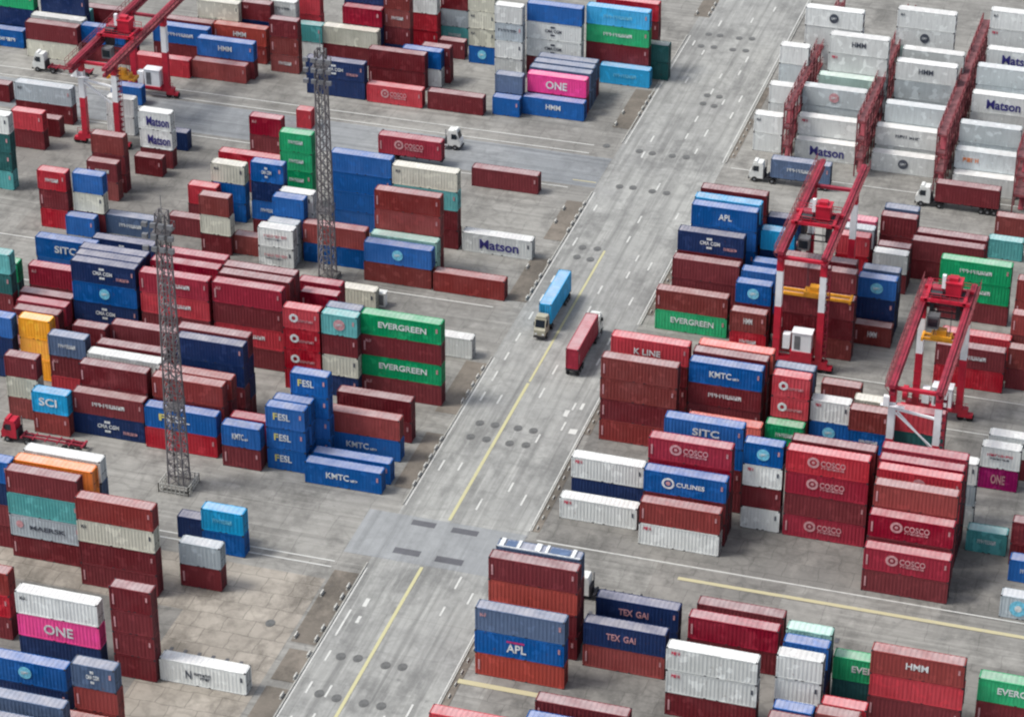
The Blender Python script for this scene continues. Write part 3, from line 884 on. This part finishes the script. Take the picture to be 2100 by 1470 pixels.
for o in [o for o in scene.objects if o.get('category') == 'long container' and abs(o.location.x+77.1) < .6 and abs(o.location.y-252.0) < 1.2 and o.location.z > 2.9*TH]:
    b = MB()
    for x, w in ((.3,.5),(2.3,.35),(4.4,.6),(5.6,.3),(8.6,.4)): b.box((x,.1,TH-.02), (x+w,W-.1,TH+.16))
    b.box((.1,.05,TH-.02), (9.7,.16,TH+.1))
    b.build('roof_bow', M['letter_white'], o)
    for xa, xb in ((1.0,2.2),(6.1,8.4)):
        b = MB(); b.box((xa,.3,TH-.01), (xb,W-.3,TH+.05)); b.build('tarpaulin', PAINT['slate'], o)
if filler.v:
    o = filler.build('stacked_containers', [PAINT[c] for c in filler_cols])
    tag(o, 'containers buried inside the stacks behind and beneath the others', 'containers', None, 'stuff')

# ------------------------------------------------------------------ trucks
def wheel_part(parent, x, y, r=.42, w=.34):
    b = MB(); b.cyl((x,y-w/2,r), (x,y+w/2,r), r, 16, 0); o = b.build('wheel', [M['rubber']], parent)
    h = MB(); h.cyl((x,y-w/2-.015,r), (x,y+w/2+.015,r), r*.45, 12, 0); h.build('rim', [M['steel']], o)
    return o
def cab_tractor(root, mat, x0=0):
    """tractor along +x, nose at x0+3.6 (local), width W"""
    b = MB(); z0 = .62
    pr = [(x0+1.5,z0),(x0+3.55,z0),(x0+3.6,1.5),(x0+3.42,1.75),(x0+3.05,2.95),(x0+1.7,3.05),(x0+1.5,2.7)]
    n = len(b.v); yA, yB = .08, W-.08
    b.poly([(x,yA,z) for x,z in pr], 0); b.poly([(x,yB,z) for x,z in reversed(pr)], 0)
    for (xa,za),(xb,zb) in zip(pr, pr[1:]+pr[:1]): b.poly([(xa,yA,za),(xa,yB,za),(xb,yB,zb),(xb,yA,zb)], 0)
    c = b.build('cab', mat, root)
    g = MB(); g.poly([(x0+3.40,.2,1.86),(x0+3.40,W-.2,1.86),(x0+3.10,W-.2,2.86),(x0+3.10,.2,2.86)]); g.build('windscreen', M['glass'], c)
    for y in (.07, W-.07):
        g = MB(); g.box((x0+2.15,y-.01,1.75), (x0+2.95,y+.01,2.6)); g.build('side_window', M['glass'], c)
    g = MB()
    for y in (.2, W-.5): g.box((x0+3.58,y,.85), (x0+3.64,y+.3,1.05))
    g.build('headlights', M['letter_white'], c)
    g = MB(); g.box((x0+3.5,.05,.42), (x0+3.72,W-.05,.66)); g.build('bumper', M['dark'], root)
    f = MB(); f.box((x0-.6,W*.32,.55), (x0+3.4,W*.42,.8)); f.box((x0-.6,W*.58,.55), (x0+3.4,W*.68,.8)); f.cbox((x0+.1,W/2,.85),(.8,.8,.14))
    f.box((x0+1.25,.1,.62), (x0+1.45,W-.1,1.9)); f.build('frame', M['dark'], root)
    for y in (.06, W-.06):
        m_ = MB(); m_.box((x0+3.0,y-.16,1.9), (x0+3.08,y+.16,2.4)); m_.build('mirror', M['dark'], c)
    e = MB(); e.cyl((x0+1.25,.25,.7), (x0+1.25,.25,3.2), .07, 8); e.build('exhaust_pipe', M['steel'], root)
    e = MB(); e.cyl((x0+.7,.02,.62), (x0+1.7,.02,.62), .24, 12); e.build('fuel_tank', M['steel'], root)
    e = MB(); e.box((x0+1.62,.15,3.05), (x0+3.0,W-.15,3.12)); e.box((x0+2.5,.2,3.12), (x0+2.95,W-.2,3.3)); e.build('roof_visor', mat, c)
    for x in (x0+.1, x0+2.75):
        for y in (.16, W-.16): wheel_part(root, x, y)
def chassis(root, mat, x0, x1, bed=True):
    b = MB()
    for y in (W*.3, W*.7): b.box((x0,y-.07,.82), (x1,y+.07,1.06))
    x = x0+.2
    while x < x1: b.box((x,.05,.84), (x+.14,W-.05,1.02)); x += (x1-x0-.34)/5
    b.box((x1-.3,0,.86), (x1-.06,W,1.08)); b.box((x0+.06,0,.86), (x0+.3,W,1.08))
    b.box((x0+2.6,.2,.2), (x0+2.75,.32,.84)); b.box((x0+2.6,W-.32,.2), (x0+2.75,W-.2,.84))
    b.build('trailer_frame', mat, root)
def truck(name, loc, rz, L, cab_mat, ch_mat, label, cab=True, group='tractor trucks with trailers'):
    """local +x is forward; the trailer runs from 0 to L, the tractor nose at L+2.4"""
    r = empty(name, loc, rz)
    tag(r, label, 'truck' if cab else 'trailer', group)
    chassis(r, ch_mat, 0, L)
    for x in (.8, 1.75, 2.7):
        for y in (.16, W-.16): wheel_part(r, x-.1, y)
    if cab: cab_tractor(r, cab_mat, L-1.0)
    return r
PI = math.pi
# local y spans 0..W; for rz = -90 deg forward is -y (towards the camera), for +90 forward is +y
def load(x, y, z, L, col, code, rz, label):
    o = put_container('long', False, x, y, z, L, col, code, rz)
    tag(o, label, 'long container', 'long containers riding on trailers')
    return o
ZB = 1.09
t = truck('container_truck', (-91.9, 329.9, .03), -PI/2, 10.2, M['cab_cream'], M['dark'], 'truck with cream cab carrying bright blue container towards the viewer')
load(-91.9, 329.8, .03+ZB, 10.0, 'sky', '', -PI/2, 'bright blue container riding on the cream-cabbed truck on the road')
t = truck('container_truck', (-83.5, 309.2, .03), PI/2, 10.2, M['cab_white'], M['dark'], 'truck with white cab carrying red container away along the road')
load(-83.5, 309.3, .03+ZB, 10.0, 'crimson', '', PI/2, 'dark red container riding on the white-cabbed truck on the road')
t = truck('container_truck', (-131.4, 368.3, .03), 0, 10.4, M['cab_white'], M['dark'], 'empty dark trailer behind white cab, beyond the crimson container in the upper lane')
t = truck('container_truck', (-182.3, 377.4, .03), PI, 7.4, M['cab_white'], M['chassis_red'], 'empty red trailer with white cab in front of the farthest gantry yard')
t = truck('container_truck', (-62.4, 373.0, .03), PI, 9.6, M['cab_white'], M['dark'], 'white-cabbed truck carrying blue container below the nearest refrigerated stack')
load(-71.4, 371.3, .03+ZB, 8.9, 'slate', 'bar', 0, 'slate blue container riding on trailer below the refrigerated stacks')
t = truck('container_truck', (-37.5, 372.4, .03), PI, 9.6, M['cab_white'], M['dark'], 'white-cabbed truck carrying maroon container right of the first crane')
load(-46.9, 370.7, .03+ZB, 9.3, 'maroon', '', 0, 'maroon container riding on trailer right of the first crane')
t = truck('container_truck', (-137.6, 276.4-1.6, .03), PI, 8.6, M['crane_red'], M['chassis_red'], 'empty red skeletal trailer with red cab beside the first pylon yard')
t = truck('container_truck', (-62.7, 262.8, .03), PI, 5.6, M['cab_white'], M['dark'], 'white-cabbed truck with short trailer behind the navy containers', True)
truck('container_trailer', (-129.3, 362.1, .03), 0, 10.0, None, M['dark'], 'parked dark trailer under the crimson container in the upper crossing lane', False, None)
o = load(-129.3, 362.1, .03+ZB, 9.9, 'crimson', 'COSCO', 0, 'crimson ring-badged container riding on trailer in the upper crossing lane')

# ------------------------------------------------------------------ gantry cranes
def gantry(x1, x2, yf, yb, H, ov_f, ov_b, ty, sp_y, sp_z, sp_len, label, brace=False, sx=None, house='front'):
    r = empty('gantry_crane', ((x1+x2)/2, (yf+yb)/2, .02))
    tag(r, label, 'gantry crane', 'rubber tyred gantry cranes over the stacks')
    ox, oy = (x1+x2)/2, (yf+yb)/2
    P = lambda x, y, z: (x-ox, y-oy, z)
    zs = H*.50; zt = H*.83
    for x in (x1, x2):
        for y in (yf, yb):
            b = MB(); b.cbox(P(x,y,(zs+1.6)/2+.2), (.88,.88,zs-1.6+.4))
            for z in (2.6, 4.4, 6.2): b.cbox(P(x,y,z), (.95,.95,.14))
            lo = b.build('leg', M['crane_red'], r)
            b = MB(); b.cbox(P(x,y,(zs+zt)/2), (.84,.84,zt-zs)); b.build('upper_leg', M['crane_white'], r)
            b = MB(); b.cbox(P(x,y,(zt+H-.8)/2), (.86,.86,H-.8-zt)); b.cbox(P(x,y,zt+.05), (.9,.9,.16)); b.build('leg_head', M['crane_red'], r)
    for y in (yf, yb):
        b = MB(); b.box(P(x1-1.2,y-.4,1.0), P(x2+1.2,y+.4,1.7)); sb = b.build('sill_beam', M['crane_red'], r)
        for x in (x1-.9, x2+.9):
            g = MB(); g.box(P(x-.95,y-.4,.55), P(x+.95,y+.4,1.0)); bg = g.build('bogie', M['crane_red'], r)
            for dx in (-.6, .6):
                w = MB(); w.cyl(P(x+dx,y-.28,.5), P(x+dx,y+.28,.5), .5, 16); w.build('wheel', M['rubber'], bg)
        rl = MB()
        for z in (2.2, 2.6): rl.bar(P(x1-1.2,y-.38,z), P(x2+1.2,y-.38,z), .05)
        x = x1-1.2
        while x <= x2+1.2: rl.bar(P(x,y-.38,1.7), P(x,y-.38,2.6), .05); x += 1.1
        rl.build('handrail', M['crane_dull'], sb)
    for x in (x1, x2):   # main girders: two chords laced together, walkway and handrail outside
        sg = -1 if x == x1 else 1
        y0, y1 = yf-ov_f, yb+ov_b
        b = MB(); b.box(P(x-.36,y0,H-.46), P(x+.36,y1,H)); b.box(P(x-.3,y0,H-1.45), P(x+.3,y1,H-1.05)); b.box(P(x-.06,y0,H), P(x+.06,y1,H+.1))
        n = int((y1-y0)/1.3); p = (y1-y0)/n
        for k in range(n):
            for e in (-.2, .2): b.bar(P(x+e,y0+k*p,H-1.1 if k % 2 else H-.4), P(x+e,y0+(k+1)*p,H-.4 if k % 2 else H-1.1), .12)
        gd = b.build('girder', M['crane_dull'], r)
        b = MB(); b.box(P(min(x+sg*.28,x+sg*.85),y0,H-.3), P(max(x+sg*.28,x+sg*.85),y1,H-.24))
        y = y0
        while y <= y1:
            b.bar(P(x+sg*.82,y,H-.24), P(x+sg*.82,y,H+.75), .06); b.bar(P(x+sg*.28,y,H-1.0), P(x+sg*.85,y,H-.3), .07); y += 1.4
        for z in (H+.3, H+.75): b.bar(P(x+sg*.82,y0,z), P(x+sg*.82,y1,z), .06)
        b.build('walkway', M['rack'], gd)
    b = MB(); b.box(P(x1+.3,yf-.3,H-1.3), P(x2-.3,yf+.2,H-.9)); b.build('portal_tie', M['crane_red'], r)
    b = MB(); b.box(P(x1+.3,yb-.25,H-1.3), P(x2-.3,yb+.25,H-.9)); b.build('portal_tie', M['crane_dull'], r)
    # trolley
    b = MB(); b.box(P(x1-.3,ty-1.9,H+.12), P(x2+.3,ty-1.45,H+.5)); b.box(P(x1-.3,ty+1.5,H+.12), P(x2+.3,ty+1.95,H+.5))
    b.box(P(x1+.2,ty-1.9,H+.2), P(x1+.6,ty+1.9,H+.6)); b.box(P(x2-.6,ty-1.9,H+.2), P(x2-.2,ty+1.9,H+.6))
    for yy in (-1.9, 1.95):
        b.bar(P(x1,ty+yy,H+1.4), P(x2,ty+yy,H+1.4), .06); b.bar(P(x1,ty+yy,H+1.0), P(x2,ty+yy,H+1.0), .06)
        for k in range(6): b.bar(P(x1+(x2-x1)*k/5,ty+yy,H+.5), P(x1+(x2-x1)*k/5,ty+yy,H+1.4), .06)
    tr = b.build('trolley', M['crane_red'], r)
    cx = (x1+x2)/2
    b = MB(); b.box(P(x1+.6,ty-1.45,H+.2), P(x2-.6,ty+1.5,H+.3)); b.build('trolley_deck', M['dark'], tr)
    b = MB(); b.box(P(cx-.2,ty-.5,H+.5), P(cx+1.7,ty+1.3,H+2.3)); b.box(P(cx-.3,ty-.6,H+2.3), P(cx+1.8,ty+1.4,H+2.45)); b.box(P(cx+.1,ty-.1,H+2.45), P(cx+1.2,ty+.9,H+2.9)); b.build('machinery_house', M['crane_red'], tr)
    for yy, rr in ((-.9,.45),(.4,.55)):
        b = MB(); b.cyl(P(cx-1.9,ty+yy,H+.4+rr), P(cx-.5,ty+yy,H+.4+rr), rr, 14); b.build('hoist_drum', M['dark'] if rr < .5 else M['crane_dull'], tr)
    b = MB(); b.box(P(cx-.75,ty-.3,H+1.4), P(cx-.3,ty+.2,H+3.2)); b.build('electrical_cabinet', M['crane_white'], tr)
    b = MB(); b.box(P(cx-1.9,ty-3.0,H-3.0), P(cx-.4,ty-1.7,H-1.3)); cb_ = b.build('operator_cab', M['steel'], tr)
    b = MB(); b.box(P(cx-1.75,ty-3.03,H-2.7), P(cx-.55,ty-2.98,H-1.6)); b.build('cab_window', M['glass'], cb_)
    b = MB()
    for x in (cx-1.9, cx+1.4): b.box(P(x,ty-1.4,H-2.2), P(x+.5,ty+1.0,H-.2))
    for z in (H-2.2, H-1.3): b.bar(P(cx-1.9,ty-1.4,z), P(cx+1.9,ty-1.4,z), .14)
    b.build('hoist_frame', M['dark'], tr)
    # spreader with hoist ropes
    sx_ = cx if sx is None else sx
    b = MB()
    h = sp_len/2
    for y in (-.55, .55): b.box(P(sx_-h,sp_y+y-.14,sp_z), P(sx_+h,sp_y+y+.14,sp_z+.35))
    for x in (-h, h-.3): b.box(P(sx_+x,sp_y-.95,sp_z-.05), P(sx_+x+.3,sp_y+.95,sp_z+.4))
    b.box(P(sx_-1.3,sp_y-.8,sp_z+.35), P(sx_+1.3,sp_y+.8,sp_z+.8)); b.box(P(sx_-.6,sp_y-.5,sp_z+.8), P(sx_+.6,sp_y+.5,sp_z+1.5))
    sp = b.build('spreader', M['spreader'], r)
    b = MB()
    for dx in (-1.0, 1.0):
        for dy in (-.5, .5): b.bar(P(sx_+dx,sp_y+dy,sp_z+.8), P(cx+dx*.8,ty+dy,H+.3), .06)
    b.build('hoist_rope', M['dark'], sp)
    # engine and electrical houses on the sill
    yh, dz = (yf-.2, 1.4) if house == 'front' else (yb-.2, .2)
    b = MB(); b.box(P(cx-.6,yh-.9,1.8+dz), P(cx+1.9,yh+.6,4.5+dz)); b.box(P(cx-.7,yh-1.0,4.5+dz), P(cx+2.0,yh+.7,4.6+dz)); eh = b.build('engine_house', M['crane_white'], r)
    b = MB(); b.box(P(cx-.3,yh-.93,2.1+dz), P(cx+.5,yh-.9,4.1+dz)); b.build('door', M['steel'], eh)
    b = MB(); b.box(P(cx-.8,yh-1.0,1.65), P(cx+2.1,yh+.7,1.8+dz)); b.build('house_bracket', M['crane_red'], r)
    b = MB(); b.box(P(cx-1.9,yh-.6,1.8+dz), P(cx-1.0,yh+.4,3.9+dz)); b.build('electrical_cabinet', M['crane_white'], r)
    b = MB(); b.cyl(P(x1-1.5,yb-.9,3.2), P(x1-.9,yb-.9,3.2), 1.0, 20); b.build('cable_reel', M['crane_red'], r)
    # access stair
    b = MB(); n = 14
    for i in range(n):
        z = 1.8+(H-2.8)*i/n; b.box(P(x2+.4,yf-.3,z), P(x2+.9,yf+.3,z+.06))
    b.bar(P(x2+.9,yf-.3,1.7), P(x2+.9,yf-.3,H-1), .07); b.bar(P(x2+.9,yf+.3,1.7), P(x2+.9,yf+.3,H-1), .07); b.build('ladder', M['crane_dull'], r)
    if brace:
        b = MB()
        for y in (yf,):
            b.bar(P(x1+.3,y,H-4.0), P(x2-.3,y,H-4.6), .28, .28)
            for k in (0, 1.1): b.bar(P(x1+.4+k*.3,y-.5+k*.2,H-4.2+.0), P(x2-.4,y-.5+k*.2,zs+.2-k*.4), .16, .16)
            for i in range(12):
                f = i/12; b.bar(P(x1+.4+(x2-x1-.8)*f,y-.5,H-4.2-(H-4.4-zs)*f), P(x1+.7+(x2-x1-.9)*f,y-.25,H-4.4-(H-4.2-zs)*f), .1)
            b.box(P(x1-1.3,y-1.0,H-3.3), P(x1+1.6,y-.5,H-3.2)); b.box(P(x1-1.0,y-1.0,H-3.2), P(x1-.3,y-.4,H-2.0))
        b.build('brace', M['crane_white'], r)
    return r
gantry(-59.5, -53.8, 320.0, 341.2, 17.3, .8, 6.0, 329.0, 323.0, 9.5, 10.0, 'red and white gantry crane with yellow spreader lowered below the refrigerated stacks', sx=-55.4)
gantry(-39.9, -34.3, 292.4, 313.6, 17.0, 1.5, 5.0, 314.0, 311.8, 12.2, 4.9, 'red and white gantry crane with diagonal white braces over the middle crane yard', brace=True, house='back')
gantry(-173.4, -168.0, 354.4, 373.2, 14.6, 3.5, 8.0, 363.2, 363.0, 7.4, 4.6, 'farthest red and white gantry crane standing over the white stacks', brace=True, house='back')

# ------------------------------------------------------------------ lattice lamp towers
def tower(x, y, H, wb, wt, label):
    r = empty('lamp_tower', (x, y, .02)); tag(r, label, 'lamp tower', 'lattice lamp towers')
    b = MB(); n = int(H/1.7)
    def c(i, k):
        f = i/n; w = wb + (wt-wb)*f
        return Vector(((-1,1,1,-1)[k]*w/2, (-1,-1,1,1)[k]*w/2, .5+(H-.5)*f))
    for i in range(n):
        for k in range(4):
            a, d = c(i,k), c(i+1,k); e, g = c(i,(k+1)%4), c(i+1,(k+1)%4)
            b.bar(a, d, .17); b.bar(a, g, .085); b.bar(e, d, .085); b.bar(d, g, .085)
    b.build('lattice_mast', M['tower'], r)
    b = MB(); b.box((-wb*.75,-wb*.75,0), (wb*.75,wb*.75,.55)); b.build('plinth', plain('plinth_concrete', (120,118,114), .9), r)
    for z, s in ((H*.93, 1.0), (H*.3, .8)):
        b = MB(); w = wt*.5+.5*s
        b.box((-w,-w,z), (w,w,z+.12))
        for x_ in (-w, w):
            for y_ in (-w, 0, w): b.bar((x_,y_,z), (x_,y_,z+1.0), .06)
            b.bar((x_,-w,z+1.0), (x_,w,z+1.0), .06)
        for y_ in (-w, w): b.bar((-w,y_,z+1.0), (w,y_,z+1.0), .06)
        pf = b.build('platform', M['tower'], r)
        if s == 1.0:
            for zz in (.3, 1.9, 3.4):
                for x_ in (-w-.5, -w/2.2, w/2.2, w+.5):
                    l = MB(); l.box((x_-.34,-w-.55,z-2.2+zz), (x_+.34,-w-.1,z-1.65+zz)); l.box((x_-.04,-w-.12,z-2.0+zz), (x_+.04,-w+.5,z-1.9+zz)); l.build('floodlight', M['steel'], pf)
    b = MB(); b.bar((wb*.2,-wb*.5-.1,.5), (wt*.2,-wt*.5-.1,H), .12, .1)
    b.build('ladder', M['steel'], r)
    b = MB(); b.bar((0,0,H), (0,0,H+2.2), .07); b.build('lightning_rod', M['steel'], r)
    return r
tower(-123.3, 269.9, 38.0, 2.0, 1.2, 'grey lattice lamp tower standing inside the white fence')
tower(-124.0, 325.2, 34.5, 1.9, 1.2, 'grey lattice lamp tower rising behind the crimson and silver stacks')
b = MB()
fx0, fx1, fy0, fy1 = -125.3, -121.4, 268.1, 271.6
def rail(p, q):
    n = max(2, int((Vector(q)-Vector(p)).length/.55))
    for i in range(n+1):
        f = i/n; x = p[0]+(q[0]-p[0])*f; y = p[1]+(q[1]-p[1])*f
        b.box((x-.05,y-.05,0), (x+.05,y+.05,1.3))
    for z in (.25, .75, 1.25): b.bar((p[0],p[1],z), (q[0],q[1],z), .07)
for p, q in (((fx0,fy0,0),(fx1,fy0,0)),((fx1,fy0,0),(fx1,fy1,0)),((fx1,fy1,0),(fx0,fy1,0)),((fx0,fy1,0),(fx0,fy0,0))): rail(p, q)
o = b.build('fence', M['marker']); tag(o, 'low white picket fence around the foot of the nearest lamp tower', 'fence')
b = MB(); b.box((-125.0,268.4,.02), (-121.6,271.3,.06)); o = b.build('dark_paving', G['strip']); o['kind'] = 'structure'
cabm = MB(); cabm.box((-.9,-.5,0), (.9,.5,2.0)); cabm.box((-.98,-.58,2.0), (.98,.58,2.12)); 
o = cabm.build('electrical_kiosk', M['cab_white'], None, (-114.6, 320.1, .02)); tag(o, 'small white kiosk on open paving behind the cream container', 'kiosk')
k_ = MB(); k_.box((-.7,-.52,.25), (-.05,-.505,1.8)); k_.box((.05,-.52,.25), (.7,-.505,1.8)); k_.build('door', M['steel'], o)

# ------------------------------------------------------------------ steel service racks between the refrigerated rows
def rack(x0, x1, y0, y1, tiers, label):
    r = empty('service_rack', ((x0+x1)/2, y0, .02)); tag(r, label, 'service rack', 'service racks between refrigerated rows')
    w = (x1-x0)/2; Ln = y1-y0
    b = MB(); y = 0
    while y <= Ln+.01:
        for x in (-w, w): b.box((x-.09,y-.09,0), (x+.09,y+.09,tiers*TH+1.0))
        for k in range(1, tiers+1): b.box((-w,y-.09,k*TH-.3), (w,y+.09,k*TH-.05))
        y += Ln/round(Ln/2.42)
    for k in range(1, tiers+1):
        for x in (-w, w): b.box((x-.08,0,k*TH-.32), (x+.08,Ln,k*TH-.02))
    b.build('frame', M['rack'], r)
    b = MB()
    for k in range(1, tiers+1): b.box((-w+.1,.1,k*TH-.04), (w-.1,Ln-.1,k*TH+.03))
    b.build('walkway', M['rack_deck'], r)
    b = MB()
    for k in range(1, tiers+1):
        for x in (-w, w):
            for z in (.5, 1.0): b.bar((x,0,k*TH+z), (x,Ln,k*TH+z), .08)
    b.build('handrail', M['rack'], r)
    b = MB()
    for k in range(tiers):
        y = 1.2+ (k % 2)*3
        b.bar((0,y,k*TH+.1), (0,y+2.6,(k+1)*TH), .8, .12)
    b.build('stair', M['crane_dull'], r)
rack(-71.15, -70.15, 378.5, 420, 3, 'red oxide service rack nearest the road between refrigerated stacks')
rack(-60.0, -58.8, 377.5, 420, 3, 'red oxide service rack second from the road between refrigerated stacks')
rack(-48.0, -46.6, 376.5, 420, 3, 'red oxide service rack third from the road between refrigerated stacks')
rack(-35.9, -33.6, 372.5, 420, 3, 'red oxide service rack farthest from the road between refrigerated stacks')
